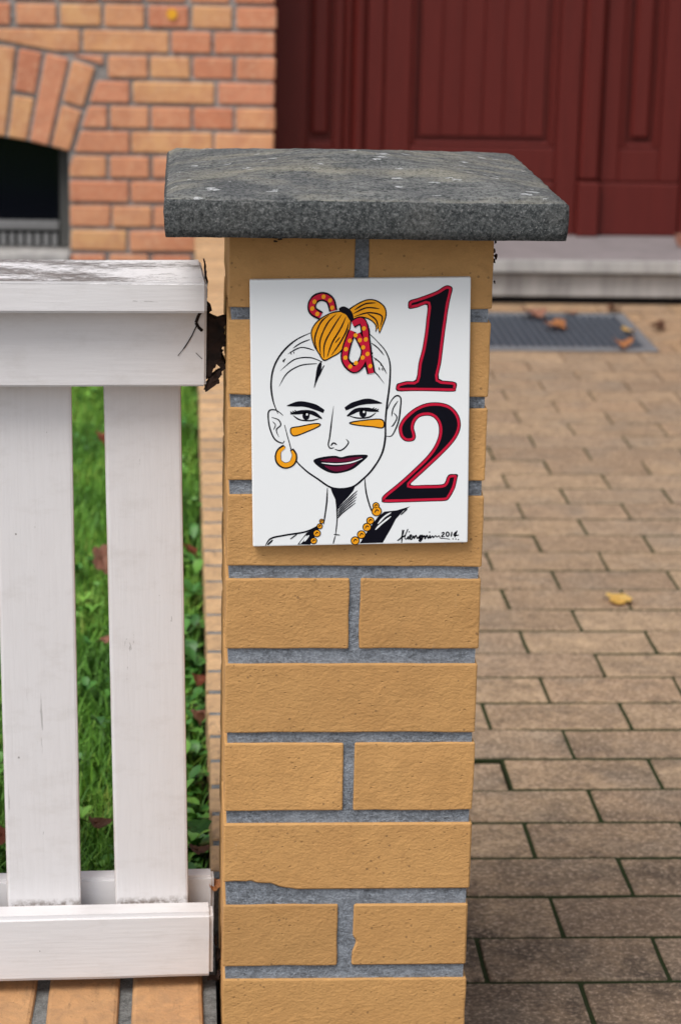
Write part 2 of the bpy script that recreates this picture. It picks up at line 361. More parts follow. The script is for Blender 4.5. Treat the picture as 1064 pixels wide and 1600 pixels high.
prism(bm, [(XR+.006, 0), (3.6, 0), (3.6, 3.2), (XR+.006, 3.2)], YM, 5.3)
finish(bm)
wall = H('wall', tomesh(bm, 'wall'), 'hmortar')
U = .0009212
def zx(u): return -.690+u*U
ROWS = {   # joints measured along each course (design units), right end at the door jamb 858
 0: [(-80, 30), (45, 170), (185, 308), (322, 440), (455, 578), (592, 715), (730, 858)],
 1: [(-92, 38), (55, 178), (192, 315), (330, 447), (467, 583), (600, 722), (740, 858)],
 2: [(-20, 250), (262, 525), (538, 655), (668, 858)],
 3: [(215, 322), (338, 460), (470, 592), (604, 726), (740, 858)],
 4: [(240, 403), (415, 670), (682, 858)],
 5: [(216, 333), (345, 463), (474, 595), (608, 726), (742, 858)],
 6: [(216, 403), (415, 660), (672, 858)],
 7: [(216, 330), (343, 465), (478, 600), (612, 730), (742, 858)],
 8: [(216, 400), (412, 660), (671, 858)],
 9: [(216, 343), (352, 470), (482, 602), (615, 732), (744, 858)],
 10: [(216, 395), (408, 655), (668, 858)],
 11: [(216, 328), (340, 462), (476, 598), (611, 730), (742, 858)]}
ZT = lambda k: .8842-.07205*k
HALF = math.asin(.336/RI)+.006
def clip_circle(poly, R):
    """keep what lies outside the arch's outer curve"""
    cx = sum(p[0] for p in poly)/len(poly); cz = sum(p[1] for p in poly)/len(poly)
    d = Vector((cx-AX, cz-AZ)).normalized(); out = []; ang = math.atan2(cx-AX, cz-AZ)
    f = lambda p: (p[0]-AX)*d.x+(p[1]-AZ)*d.y-R
    if abs(ang) > HALF-.012 or (abs(ang) > HALF-.06 and math.hypot(cx-AX, cz-AZ) < R-.02):         # beside the arch: cut along its springing line
        sg = 1 if ang > 0 else -1
        f = lambda p: (sg*(p[0]-AX)*math.cos(HALF)-(p[1]-AZ)*math.sin(HALF))-.010
    for i in range(len(poly)):
        a, b = poly[i], poly[(i+1) % len(poly)]; fa, fb = f(a), f(b)
        if fa >= 0: out.append(a)
        if fa*fb < 0: s = fa/(fa-fb); out.append((a[0]+(b[0]-a[0])*s, a[1]+(b[1]-a[1])*s))
    return out
def area(p): return abs(sum(p[i][0]*p[(i+1) % len(p)][1]-p[(i+1) % len(p)][0]*p[i][1] for i in range(len(p))))/2
farb = bmesh.new(); cache = {}
def hbrick(x0, x1, z0, z1, single):
    poly = [(x0, z0), (x1, z0), (x1, z1), (x0, z1)]
    near_arch = min(math.hypot(x-AX, z-AZ) for x in (x0, x1) for z in (z0, z1)) < RO+.004 and x1 > WJ0-.12 and x0 < WJ1+.13 and z1 > .30 and z1 < .80
    if near_arch:
        poly = clip_circle(poly, RO+.004)
        if len(poly) < 3 or area(poly) < .0008: return
    if single:
        cx, cz = (x0+x1)/2, (z0+z1)/2; y = YW+random.uniform(-.002, .002)
        if near_arch:
            b = bmesh.new(); prism(b, [(x-cx, z-cz) for x, z in poly], 0, .10, .0035); finish(b); me = tomesh(b, 'brick')
        else:
            key = (round(x1-x0, 2), round((z1-z0), 3))
            if key not in cache:
                cache[key] = []
                for s in range(3):
                    b = bmesh.new(); prism(b, [(-(x1-x0)/2, -(z1-z0)/2), ((x1-x0)/2, -(z1-z0)/2), ((x1-x0)/2, (z1-z0)/2), (-(x1-x0)/2, (z1-z0)/2)], 0, .10, .004); finish(b)
                    for v in b.verts: v.co += noise.noise_vector(v.co*30+Vector((s*5, x0*9, z0*7)))*.0025
                    cache[key].append(tomesh(b, 'brick'))
            me = random.choice(cache[key])
        link('brick', me, 'hbrick', wall, (cx, y, cz), (0, random.uniform(-.006, .006), 0))
    else: prism(farb, poly, YW, YW+.10, .004)
for k in range(-32, 13):
    z1 = ZT(k); z0 = z1-.0605
    if z1 > 3.19 or z0 < -.01: continue
    row = list(ROWS.get(k, []))
    spans = [(zx(a), zx(b)) for a, b in row]
    xl = spans[0][0]-.0115 if spans else XJ
    odd = (k % 2 == 0) if k >= 2 else (k % 2 != 0)
    ln = .243 if (k % 2 == 0) else .1125
    x = xl
    if k >= 3: x = min(x, WJ0) if True else x
    if k >= 3 and spans: x = WJ0 if ZT(k) < .44 else WJ0-.02
    while x > -3.1:
        if x > WJ0 or k < 3 or True: spans.append((x-ln, x))
        x -= ln+.0115
    x = XR
    rs = []
    while x < 3.5: rs.append((x, x+ln)); x += ln+.0115
    if z0 > 2.36:
        x = XJ+.0115
        while x < XR-.02: rs.append((x, min(x+ln, XR-.0115))); x += ln+.0115
    for (a, b) in spans:
        if z0 < SILL and b > WJ0 and a < WJ1 and z1 > SILL+.02: continue
        hbrick(a, b, z0, z1, a > -1.0 and -.1 < z0 < .9 and k >= 0)
    for (a, b) in rs: hbrick(a, b, z0, z1, False)
# bricks under the sill
stuff(link('bricks_beyond', tomesh(farb, 'bricks_beyond'), 'hbrick', wall))
# the arch: alternately one long and two half bricks on end
na = 5; half = HALF
for i in range(-na, na+1):
    a = half*i/ (na+.5); da = half/(na+.5)/2*.84
    if a < -.16: pass
    segs = [(RI, RO-.008)] if (i % 2 == 0) == (na % 2 == 1) else [(RI, RI+.122), (RI+.135, RO-.008)]
    for r0, r1 in segs:
        b = bmesh.new(); am = (r0+r1)/2
        pts = [(AX+r*math.sin(a+s*da), AZ+r*math.cos(a+s*da)) for r, s in ((r0, -1), (r0, 1), (r1, 1), (r1, -1))]
        cx = sum(p[0] for p in pts)/4; cz = sum(p[1] for p in pts)/4
        prism(b, [(x-cx, z-cz) for x, z in pts], 0, .118, .004); finish(b)
        for v in b.verts: v.co += noise.noise_vector(v.co*30+Vector((i, r0*9, 0)))*.002
        link('arch_brick', tomesh(b, 'arch_brick'), 'hbrick', wall, (cx, YW+random.uniform(-.002, .002), cz))
# cellar window
win = H('window', box_mesh('window', WJ0-.0, WJ1+.0, 5.10, 5.12, .06, .47, 0), 'dark')
link('pane', box_mesh('pane', WJ0+.04, WJ1-.028, 4.962, 4.968, .17, .50, 0), 'glass', win)
for xa in (WJ1-.032, WJ0+.002): link('frame', box_mesh('frame', xa, xa+.030, 4.945, 4.99, .098, .46, .003), 'frame', win)
link('bottom_rail', box_mesh('bottom_rail', WJ0+.036, WJ1-.034, 4.94, 4.985, .149, .176, .004), 'frame_l', win)
bm = bmesh.new()
for i in range(24): add_box(bm, WJ0+.036+i*.0252, WJ0+.036+i*.0252+.017, 4.945, 4.96, .10, .139, .002)
stuff(link('vent_grille', tomesh(bm, 'vent_grille'), 'frame_l', win))
link('sill', box_mesh('sill', WJ0-.0, WJ1-.0, YW-.012, 5.0, .064, .095, .004), 'stone', win)
# front door
door = H('front_door', box_mesh('front_door', .098, 1.68, YD+.02, YD+.06, .130, 2.36, 0), 'door')
ZB = .1335
def dpart(name, x0, x1, z0, z1, y0, bev=.004, y1=YD+.0215): return link(name, box_mesh(name, x0, x1, y0, y1, z0, z1, bev), 'door', door)
DT = 2.33
dpart('stile', .106, .207, ZB, DT, YD-.004); dpart('stile', .285, .3140, ZB, DT, YD-.004)
dpart('bottom_rail', .2072, .2848, ZB, .408, YD-.005); dpart('raised_panel', .2185, .2725, .4275, DT-.1, YD+.002, .010)
dpart('moulding', .3165, .3385, ZB, DT, YD-.012, .006); dpart('moulding', .3405, .3780, ZB, DT, YD-.030, .012); dpart('moulding', .3800, .4340, ZB, DT, YD-.014, .005)
def leaf_panel(xa, xb, xc, xd, planks):
    """stiles outside xa..xd, a stepped moulding, then boards or a raised field"""
    bm = bmesh.new()
    add_box(bm, xa, xa+(xb-xa)*.5, YD-.001, YD+.0205, .3990, DT-.09, .004); add_box(bm, xd-(xd-xc)*.5, xd, YD-.001, YD+.0205, .3990, DT-.09, .004)
    add_box(bm, xa+(xb-xa)*.5+.0003, xd-(xd-xc)*.5-.0003, YD-.0014, YD+.0205, .3990, .4130, .004)
    link('panel_moulding', tomesh(bm, 'panel_moulding'), 'door', door)
    if planks:
        n_ = 6; wv = (xc-xb)/n_
        for i in range(n_): dpart('plank', xb+i*wv+.0006, xb+(i+1)*wv-.0006, .4275, DT-.11, YD+.009, .0026)
    else: dpart('raised_panel', xb, xc, .4275, DT-.11, YD+.003, .010)
dpart('stile', .4362, .5165, ZB, DT, YD-.008); leaf_panel(.5172, .5462, .9250, .9601, True); dpart('stile', .9608, 1.0310, ZB, DT, YD-.008)
dpart('bottom_rail', .5170, .9602, .2975, .3985, YD-.0075); dpart('kick_board', .5168, .9604, ZB, .2950, YD-.012, .005)
dpart('astragal', 1.0330, 1.0940, .302, DT, YD-.034, .011); dpart('astragal_base', 1.0300, 1.0970, ZB, .300, YD-.040, .005)
dpart('stile', 1.0985, 1.1550, .2975, DT, YD-.008); leaf_panel(1.1555, 1.1887, 1.2475, 1.2789, False); dpart('stile', 1.2796, 1.3470, .2975, DT, YD-.008)
dpart('bottom_rail', 1.1553, 1.2793, .2975, .3985, YD-.0075); dpart('kick_board', 1.0985, 1.3470, ZB, .2950, YD-.012, .005)
dpart('moulding', 1.3490, 1.3900, ZB, DT, YD-.030, .012); dpart('stile', 1.3920, 1.6500, ZB, DT, YD-.006)
# doorstep: a nosed slab on a riser block
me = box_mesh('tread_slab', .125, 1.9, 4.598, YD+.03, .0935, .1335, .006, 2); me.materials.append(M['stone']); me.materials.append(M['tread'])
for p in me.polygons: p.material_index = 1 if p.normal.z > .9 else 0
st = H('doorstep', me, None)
link('riser', box_mesh('riser', .13, 1.895, 4.632, YD, .019, .0855, .004), 'stone', st)
link('joint', box_mesh('joint', .14, 1.885, 4.650, YD-.01, -.02, .0933, 0), 'dark', st)
# round yellow sticker on the wall
bm = bmesh.new(); bmesh.ops.create_cone(bm, cap_ends=True, segments=28, radius1=.0155, radius2=.0148, depth=.003); bmesh.ops.rotate(bm, verts=bm.verts, matrix=Matrix.Rotation(PI/2, 3, 'X'))
for v in bm.verts: v.co.x *= .95
tag(link('wall_marker', tomesh(bm, 'wall_marker'), 'stick', None, (-.1961, YW-.0045, .7891)), 'small round yellow marker disc stuck on the orange house wall', 'marker')

# ================================================================== GRATE in the paving
gx0, gx1, gy0, gy1 = grate_rect
gr = thing('foot_grate', 'dark steel shoe scraper grate sunk in the paving before the doorstep', 'grate', ((gx0+gx1)/2, (gy0+gy1)/2, 0))
GL = lambda me, n, mt: link(n, me, mt, gr, (-(gx0+gx1)/2, -(gy0+gy1)/2, 0))
bm = bmesh.new()
add_box(bm, gx0-.008, gx0+.018, gy0-.008, gy1+.008, -.04, .004, .002); add_box(bm, gx1-.020, gx1+.008, gy0-.008, gy1+.008, -.04, .004, .002)
add_box(bm, gx0+.0182, gx1-.0202, gy0-.008, gy0+.024, -.04, .0035, .002); add_box(bm, gx0+.0182, gx1-.0202, gy1-.012, gy1+.008, -.04, .0035, .002)
GL(tomesh(bm, 'frame'), 'frame', 'metal')
bm = bmesh.new(); nb = 27
for i in range(nb):
    x = gx0+.024+(gx1-gx0-.05)*i/(nb-1); add_box(bm, x-.0042, x+.0042, gy0+.025, gy1-.013, -.03, .001)
for i in range(12):
    y = gy0+.045+(gy1-gy0-.08)*i/11; add_box(bm, gx0+.0185, gx1-.0205, y-.0016, y+.0016, -.025, -.0012)
stuff(GL(tomesh(bm, 'grate_bars'), 'grate_bars', 'steeldark'))
GL(box_mesh('pit', gx0, gx1, gy0, gy1, -.0585, -.0150, 0), 'pit', 'dark')

# ================================================================== EDGING WALL beside the lawn, FRONT WALL under the fence
ew = thing('edging_wall', 'low ochre brick edging wall running back from the pillar to the house', 'wall', (-.01, .245, 0))
def EL(name, me, mat, loc, rot=None): return link(name, me, mat, ew, (loc[0]+.01, loc[1]-.245, loc[2]), rot)
EL('mortar', box_mesh('mortar', -.125, .100, .245, 4.852, -.05, .1632, 0), 'mortar2', (0, 0, 0))
ems = [jitter_brick(.236, .0700, .112, .003, .0008, s+20, 0) for s in range(5)]
y = .262; i = 0
while y < 4.80:
    EL('brick', random.choice(ems), 'edgebrick', (-.0095+random.uniform(-.0015, .0015), y+.0355, .165-.056+random.uniform(-.0003, .0008)), (random.uniform(-.006, .006), random.uniform(-.002, .002), random.uniform(-.008, .008)))
    y += .0832
fwl = thing('garden_wall', 'low front garden wall of upright ochre bricks below the white fence', 'wall', (-.14, .12, 0))
def FL(name, me, mat, loc, rot=None): return link(name, me, mat, fwl, (loc[0]+.14, loc[1]-.12, loc[2]), rot)
FL('mortar', box_mesh('mortar', -2.8, -.1245, .012, .228, -.05, .104, 0), 'mortar2', (0, 0, 0))
fms = [jitter_brick(.0712, .228, .108, .0045, .0014, s+40, 2) for s in range(5)]
for i in range(31):
    FL('brick', random.choice(fms), 'wallbrick', (-.1738-.0846*i, .120+random.uniform(-.002, .002), .110-.054+random.uniform(-.001, .001)), (random.uniform(-.006, .006), random.uniform(-.006, .006), random.uniform(-.012, .012)))

# ================================================================== PILLAR
pil = thing('gate_pillar', 'ochre clinker brick gate pillar with a dark concrete cap, in the middle', 'pillar', (0, .12, 0))
def PL(name, me, mat, loc=(0, 0, 0), rot=None): return link(name, me, mat, pil, (loc[0], loc[1]-.12, loc[2]), rot)
bm = bmesh.new(); add_box(bm, -.1170, .1170, .0030, .2370, -.05, .903)
PL('mortar', tomesh(bm, 'mortar'), 'mortar')
TOPS = [.9030, .8201, .7390, .6562, .5749, .4907, .4107, .3285, .2433, .1641, .0792]
BOTS = [.8319, .7504, .6703, .5874, .5060, .4218, .3417, .2596, .1785, .0939, -.02]
HJ = {0: (-.0058, .0070), 2: (-.0050, .0065), 4: (-.0041, .0062), 6: (-.0060, .0045), 8: (-.0081, .0063), 10: (-.006, .006)}
def soft_brick(w_, d_, h_, seed): return jitter_brick(w_, d_, h_, .0015, .0008, seed, 9)
def ragged(pts, d_, seed):
    """a brick whose face outline is given (chipped edges), pushed back d_"""
    cx = (min(p[0] for p in pts)+max(p[0] for p in pts))/2; cz = (min(p[1] for p in pts)+max(p[1] for p in pts))/2
    b = bmesh.new(); prism(b, [(x-cx, z-cz) for x, z in pts], -d_/2, d_/2, .0016); finish(b); return tomesh(b, 'brick'), cx, cz
for i, (zt, zb) in enumerate(zip(TOPS, BOTS)):
    zc, h_ = (zt+zb)/2, zt-zb
    if i % 2:
        w_ = .2395
        if i == 7:
            pts = [(-.0480, zb), (.1200, zb), (.1200, zt), (-.1200, zt), (-.1200, zb+.0080), (-.1080, zb+.0088), (-.0980, zb+.0084), (-.0930, zb+.0094), (-.0880, zb+.0070), (-.0780, zb+.0064), (-.0740, zb+.0066), (-.0660, zb+.0030), (-.0590, zb+.0016)]
            me, cx, cz = ragged(pts, .115, 3); PL('brick', me, 'pillar', (cx, .0575, cz))
        else: PL('brick', soft_brick(w_, .115, h_, i), 'pillar', (random.uniform(-.0004, .0004), .0575, zc), (0, random.uniform(-.003, .003), 0))
        PL('brick', soft_brick(w_, .113, h_, i+.5), 'pillar', (0, .1830, zc))
    else:
        a, b_ = HJ[i]
        PL('brick', soft_brick(a+.1198, .2395, h_, i+.2), 'pillar', ((a-.1198)/2, .1200, zc), (0, random.uniform(-.003, .003), 0))
        if i == 8:
            pts = [(b_, zb), (.1190, zb), (.1190, zt), (b_+.0012, zt), (b_+.0008, zb+.031), (b_+.0044, zb+.026), (b_+.0030, zb+.021), (b_+.0004, zb+.014)]
            me, cx, cz = ragged(pts, .2395, 5); PL('brick', me, 'pillar', (cx, .1200, cz))
        else: PL('brick', soft_brick(.1198-b_, .2395, h_, i+.7), 'pillar', ((b_+.1198)/2, .1200, zc), (0, random.uniform(-.003, .003), 0))
# capstone: low pyramid on a square slab
bm = bmesh.new(); N_ = 46; hw = .1755; zb_, ze, zp = .9038, .9392, .9615
def capz(u, v): return ze+(zp-ze)*(1-max(abs(u), abs(v)))**.92
gridv = {}
for i in range(N_+1):
    for j in range(N_+1):
        u, v = -1+2*i/N_, -1+2*j/N_
        q = Vector((u*3, v*3, 1.3)); z_ = capz(u, v)+noise.fractal(q*3, 1, 2, 4)*.0012
        ed = max(abs(u), abs(v))
        if ed > .985: z_ -= .0022+.0020*abs(noise.noise(Vector((u*24, v*24, 3))))
        gridv[i, j] = bm.verts.new((u*hw+noise.noise(Vector((v*18, u*3, 7)))*.0018*(abs(u) > .97), v*hw+noise.noise(Vector((u*18, v*3, 9)))*.0018*(abs(v) > .97), z_))
for i in range(N_):
    for j in range(N_):
        f = bm.faces.new((gridv[i, j], gridv[i+1, j], gridv[i+1, j+1], gridv[i, j+1])); f.material_index = 0; f.smooth = True
ring = [(i, 0) for i in range(N_)]+[(N_, j) for j in range(N_)]+[(i, N_) for i in range(N_, 0, -1)]+[(0, j) for j in range(N_, 0, -1)]
prev = [gridv[r] for r in ring]
for lv, (dz, off) in enumerate(((-.004, .0016), (-.014, .0020), (-.026, .0016), (-.0352, .0004), (-.0360, -.006))):
    cur = []
    for k, r in enumerate(ring):
        p = gridv[r].co; d = Vector((p.x/hw, p.y/hw)); ax = Vector((0, 0))
        if abs(d.x) > .96: ax.x = math.copysign(1, d.x)
        if abs(d.y) > .96: ax.y = math.copysign(1, d.y)
        nz = noise.noise(Vector((p.x*90, p.y*90, dz*900)))*.0006
        cur.append(bm.verts.new((p.x+ax.x*(off+nz), p.y+ax.y*(off+nz), ze+dz+noise.noise(Vector((p.x*60, p.y*60, 5+lv)))*.0006)))
    for k in range(len(ring)):
        k2 = (k+1) % len(ring); f = bm.faces.new((prev[k2], prev[k], cur[k], cur[k2])); f.material_index = 1; f.smooth = True
    prev = cur
f = bm.faces.new(list(reversed(prev))); f.material_index = 1
finish(bm)
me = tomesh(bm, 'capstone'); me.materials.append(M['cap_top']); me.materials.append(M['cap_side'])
PL('capstone', me, None, (0, .12, 0), (0, 0, 0))

# ================================================================== HOUSE-NUMBER TILE
TW, TH, TT = .200, .250, .0085
tile = thing('house_number_tile', 'white glazed house number tile with an ink portrait and red-edged 12 on the pillar', 'sign', (.00175, 0, .7359), (0, -.0234, 0))
bm = bmesh.new(); add_box(bm, -TW/2, TW/2, -TT, -.0008, -TH/2, TH/2, .0016, 3)
link('ceramic_plate', tomesh(bm, 'ceramic_plate'), 'tile', tile)
def TM(u, v):
    """design sheet -> tile plane"""
    tv = (v-38)/(1150-38); l = 47+(68-47)*tv; r = 975+(960-975)*tv; tu = (u-l)/(r-l)
    top_ = 42+(33-42)*tu; bot_ = 1158+(1142-1158)*tu; tv = (v-top_)/(bot_-top_)
    return ((tu-.5)*TW, (.5-tv)*TH)
def smooth_pts(P, closed=False, n=6):
    P = [Vector(p) for p in P]; out = []; m = len(P)
    rngk = range(m) if closed else range(m-1)
    for i in rngk:
        if closed: a, b, c, d = P[i-1], P[i], P[(i+1) % m], P[(i+2) % m]
        else: a, b, c, d = P[max(i-1, 0)], P[i], P[i+1], P[min(i+2, m-1)]
        for k in range(n):
            s = k/n; out.append(.5*((2*b)+(c-a)*s+(2*a-5*b+4*c-d)*s*s+(3*b-3*c+d-a)*s**3))
    if not closed: out.append(P[-1])
    return out
def fill(bm, P, layer, sm=True, n=5):
    Q = smooth_pts(P, True, n) if sm else [Vector(p) for p in P]
    vs_ = []
    for p in Q:
        x, z = TM(p.x, p.y); vs_.append(bm.verts.new((x, -TT-.00012*layer, z)))
    f = bm.faces.new(vs_); f.normal_update()
    if f.normal.y > 0: f.normal_flip()
    bmesh.ops.triangulate(bm, faces=[f])
def stroke(bm, P, wd, layer, closed=False, taper=(.35, .35), n=6, sm=True):
    Q = smooth_pts(P, closed, n) if sm else [Vector(p) for p in P]
    m = len(Q); L_ = []; R_ = []
    for i, p in enumerate(Q):
        a = Q[i-1] if (i or closed) else Q[i]; b = Q[(i+1) % m] if (i < m-1 or closed) else Q[i]
        d = (b-a)
        d = d.normalized() if d.length > 1e-6 else Vector((1, 0))
        nr = Vector((-d.y, d.x)); s = i/max(m-1, 1); k = 1.0
        if not closed:
            k = min(1, taper[0]+(1-taper[0])*s/.25) * min(1, taper[1]+(1-taper[1])*(1-s)/.25)
        k *= 1+.12*noise.noise(Vector((p.x*.03, p.y*.03, wd)))
        h_ = (wd*1.22 if wd < 7 else wd)*k/2
        for lst, sg in ((L_, 1), (R_, -1)):
            q = p+nr*h_*sg; x, z = TM(q.x, q.y); lst.append(bm.verts.new((x, -TT-.00012*layer, z)))
    for i in range(m if closed else m-1):
        j = (i+1) % m
        f = bm.faces.new((L_[i], L_[j], R_[j], R_[i])); f.normal_update()
        if f.normal.y > 0: f.normal_flip()
def ell(cx, cy, rx, ry, n=14, rot=0):
    return [(cx+rx*math.cos(a)*math.cos(rot)-ry*math.sin(a)*math.sin(rot), cy+rx*math.cos(a)*math.sin(rot)+ry*math.sin(a)*math.cos(rot)) for a in [2*PI*i/n for i in range(n)]]
def ink(name, mat, fn, parent=tile):
    bm = bmesh.new(); fn(bm); return link(name, tomesh(bm, name), mat, parent)
# numerals
one = [(345, 270), (440, 240), (560, 200), (660, 160), (740, 112), (790, 105), (832, 135), (815, 220), (790, 330), (755, 560), (730, 750), (705, 950), (680, 1125), (830, 1155), (878, 1180), (870, 1240), (840, 1270), (600, 1265), (380, 1262), (210, 1262), (205, 1190), (240, 1170), (320, 1150), (420, 1135), (450, 950), (490, 800), (520, 620), (535, 480), (545, 320), (440, 345), (350, 360), (332, 330)]
two = [(205, 370), (215, 320), (250, 260), (310, 200), (380, 150), (460, 115), (540, 100), (630, 103), (710, 125), (770, 170), (815, 235), (833, 310), (825, 380), (795, 450), (745, 520), (680, 590), (600, 670), (520, 745), (440, 820), (380, 875), (330, 935), (480, 935), (640, 930), (675, 905), (690, 860), (715, 830), (760, 825), (803, 832), (795, 880), (780, 950), (760, 1000), (720, 1070), (680, 1100), (560, 1105), (400, 1110), (250, 1115), (60, 1118), (38, 1090), (45, 1055), (90, 1010), (200, 920), (300, 830), (400, 735), (480, 655), (540, 580), (580, 510), (605, 440), (612, 370), (600, 310), (570, 265), (530, 240), (480, 235), (430, 245), (395, 270), (370, 310), (362, 360), (375, 410), (380, 450), (360, 485), (310, 497), (260, 485), (220, 440)]
one = [((590+.14098*a-370)/.3759, (430+.14098*b-420)/.3759) for a, b in one]
two = [((590+.15625*a-370)/.3759, (610+.15625*b-420)/.3759) for a, b in two]
def inset(P, d):
    m = len(P); P = [Vector(p) for p in P]; out = []
    A = sum(P[i].x*P[(i+1) % m].y-P[(i+1) % m].x*P[i].y for i in range(m)); sg = 1 if A > 0 else -1
    for i in range(m):
        e1 = (P[i]-P[i-1]).normalized(); e2 = (P[(i+1) % m]-P[i]).normalized()
        n1 = Vector((-e1.y, e1.x))*sg; n2 = Vector((-e2.y, e2.x))*sg; b = n1+n2
        if b.length < .3: b = n1
        b.normalize(); k = min(1/max(b.dot(n1), .45), 1.6); out.append(P[i]+b*d*k)
    return out
for nm, P in (('numeral_one', one), ('numeral_two', two)):
    num = ink(nm, 'ink', lambda bm: fill(bm, P, 1, True, 3))
    ink('red_border', 'red', lambda bm: stroke(bm, inset(P, 8.6), 10.5, 2, True, n=3), num)
# the portrait: a plain ink drawing of a woman with her hair tied up
def outline(bm):
    stroke(bm, [(302, 258), (240, 288), (185, 338), (150, 400), (139, 470), (148, 540), (168, 592)], 6, 2)
    stroke(bm, [(196, 640), (212, 700), (238, 780), (285, 832), (335, 868), (385, 902), (432, 911), (482, 901), (522, 870), (562, 828), (600, 765), (615, 700), (616, 630), (622, 560), (633, 470), (635, 390), (618, 338), (585, 298), (548, 262)], 6.5, 2)
    stroke(bm, [(375, 906), (373, 960), (366, 1020), (360, 1062)], 5, 2); stroke(bm, [(530, 862), (536, 925), (552, 985), (566, 1020)], 5, 2)
    stroke(bm, [(413, 990), (416, 1040), (409, 1112)], 4, 2); stroke(bm, [(402, 1105), (428, 1108)], 4, 2); stroke(bm, [(408, 1112), (400, 1145)], 4, 2)
ink('head_outline', 'ink', outline)
def hairlines(bm):
    for P in ([(330, 385), (262, 392), (205, 425), (172, 480)], [(352, 378), (300, 360), (235, 368), (176, 415)], [(318, 330), (262, 318), (208, 345)], [(300, 285), (262, 300), (228, 322)],
              [(430, 372), (500, 388), (565, 415), (612, 470)], [(566, 360), (596, 385), (622, 430)], [(556, 300), (585, 322), (610, 352)], [(360, 392), (350, 410), (338, 440)]):
        stroke(bm, P, 4, 2, taper=(.5, .1))
    for k in range(26):
        a = random.uniform(-2.75, -.35); rr = random.uniform(.86, .96); x = 387+248*rr*math.cos(a); y = 480+225*rr*math.sin(a)
        if not (295 < x < 560 and y < 400): stroke(bm, [(x, y), (x+random.uniform(-7, 7), y+random.uniform(6, 13))], 4, 2, n=2)
    fill(bm, [(348, 378), (345, 420), (325, 470), (318, 485), (324, 440), (332, 395)], 2)
ink('hair_lines', 'ink', hairlines)
def earL(bm):
    stroke(bm, [(190, 600), (160, 578), (132, 580), (128, 612), (137, 660), (156, 700), (186, 716), (196, 706)], 5, 2)
    stroke(bm, [(142, 608), (170, 618), (180, 640), (162, 660), (172, 690)], 4, 2); stroke(bm, [(146, 625), (158, 640), (150, 660)], 3, 2)
def earR(bm):
    stroke(bm, [(622, 580), (640, 540), (662, 519), (680, 530), (678, 575), (672, 620), (660, 655), (642, 686), (620, 688)], 5, 2)
    stroke(bm, [(668, 540), (648, 572), (642, 605)], 4, 2); stroke(bm, [(650, 590), (664, 610), (650, 640), (640, 648)], 4, 2)
ink('ear', 'ink', earL); ink('ear', 'ink', earR)
def eye(cx, cy, s):
    def fn(bm):
        stroke(bm, [(cx-s*66, cy+14), (cx-s*28, cy-10), (cx+s*14, cy-14), (cx+s*66, cy-6)], 17, 2, taper=(.3, .2))
        stroke(bm, [(cx-s*55, cy+14), (cx-s*18, cy+22), (cx+s*26, cy+18), (cx+s*54, cy)], 5, 2)
        fill(bm, ell(cx, cy+2, 15, 17), 2)
        stroke(bm, [(cx-s*74, cy-16), (cx-s*34, cy-36), (cx+s*20, cy-48), (cx+s*80, cy-40)], 22, 2, taper=(.6, .1))
        for k in range(3): stroke(bm, [(cx+s*(34+9*k), cy-10+2*k), (cx+s*(48+9*k), cy-22+3*k)], 4, 2)
    e = ink('eye', 'ink', fn); ink('iris_glint', 'tilewhite', lambda bm: fill(bm, ell(cx+4, cy-4, 4.5, 5), 3, False), e)
eye(285, 600, -1); eye(522, 590, 1)
for P in ([(222, 655), (260, 646), (325, 634), (344, 642), (300, 664), (235, 686)], [(466, 632), (520, 622), (600, 618), (606, 652), (560, 648), (500, 642)]):
    c_ = ink('cheek_rouge', 'orange', lambda bm: fill(bm, P, 1)); ink('rouge_line', 'ink', lambda bm: [stroke(bm, P, 4, 2, True)], c_)
def nose(bm):
    stroke(bm, [(400, 560), (392, 620), (384, 690), (378, 722), (386, 738), (402, 736)], 4.5, 2, taper=(.1, .6)); stroke(bm, [(405, 742), (425, 748), (445, 738), (462, 715), (452, 700)], 4.5, 2); stroke(bm, [(388, 728), (400, 716), (414, 724)], 5, 2)
ink('nose', 'ink', nose)
mo = ink('mouth', 'ink', lambda bm: fill(bm, [(316, 792), (350, 776), (405, 770), (432, 776), (470, 768), (542, 768), (515, 800), (470, 832), (405, 845), (355, 828)], 1))
ink('lips', 'lips', lambda bm: [fill(bm, [(345, 790), (400, 779), (432, 784), (480, 777), (520, 776), (470, 792), (410, 797)], 2), fill(bm, [(362, 812), (410, 816), (470, 806), (498, 798), (460, 826), (405, 836)], 2)], mo)
ink('lip_gloss', 'tilewhite', lambda bm: stroke(bm, [(350, 800), (410, 805), (470, 799), (520, 782)], 5, 3), mo)
ink('earring', 'ink', lambda bm: stroke(bm, [(196, 728), (172, 752), (172, 792), (198, 811), (228, 800), (238, 768), (226, 742)], 27, 3, taper=(.55, .55)))
ink('earring_gold', 'orange', lambda bm: stroke(bm, [(197, 733), (174, 754), (174, 790), (198, 809), (226, 799), (236, 770), (227, 748)], 18, 4, taper=(.5, .4)))
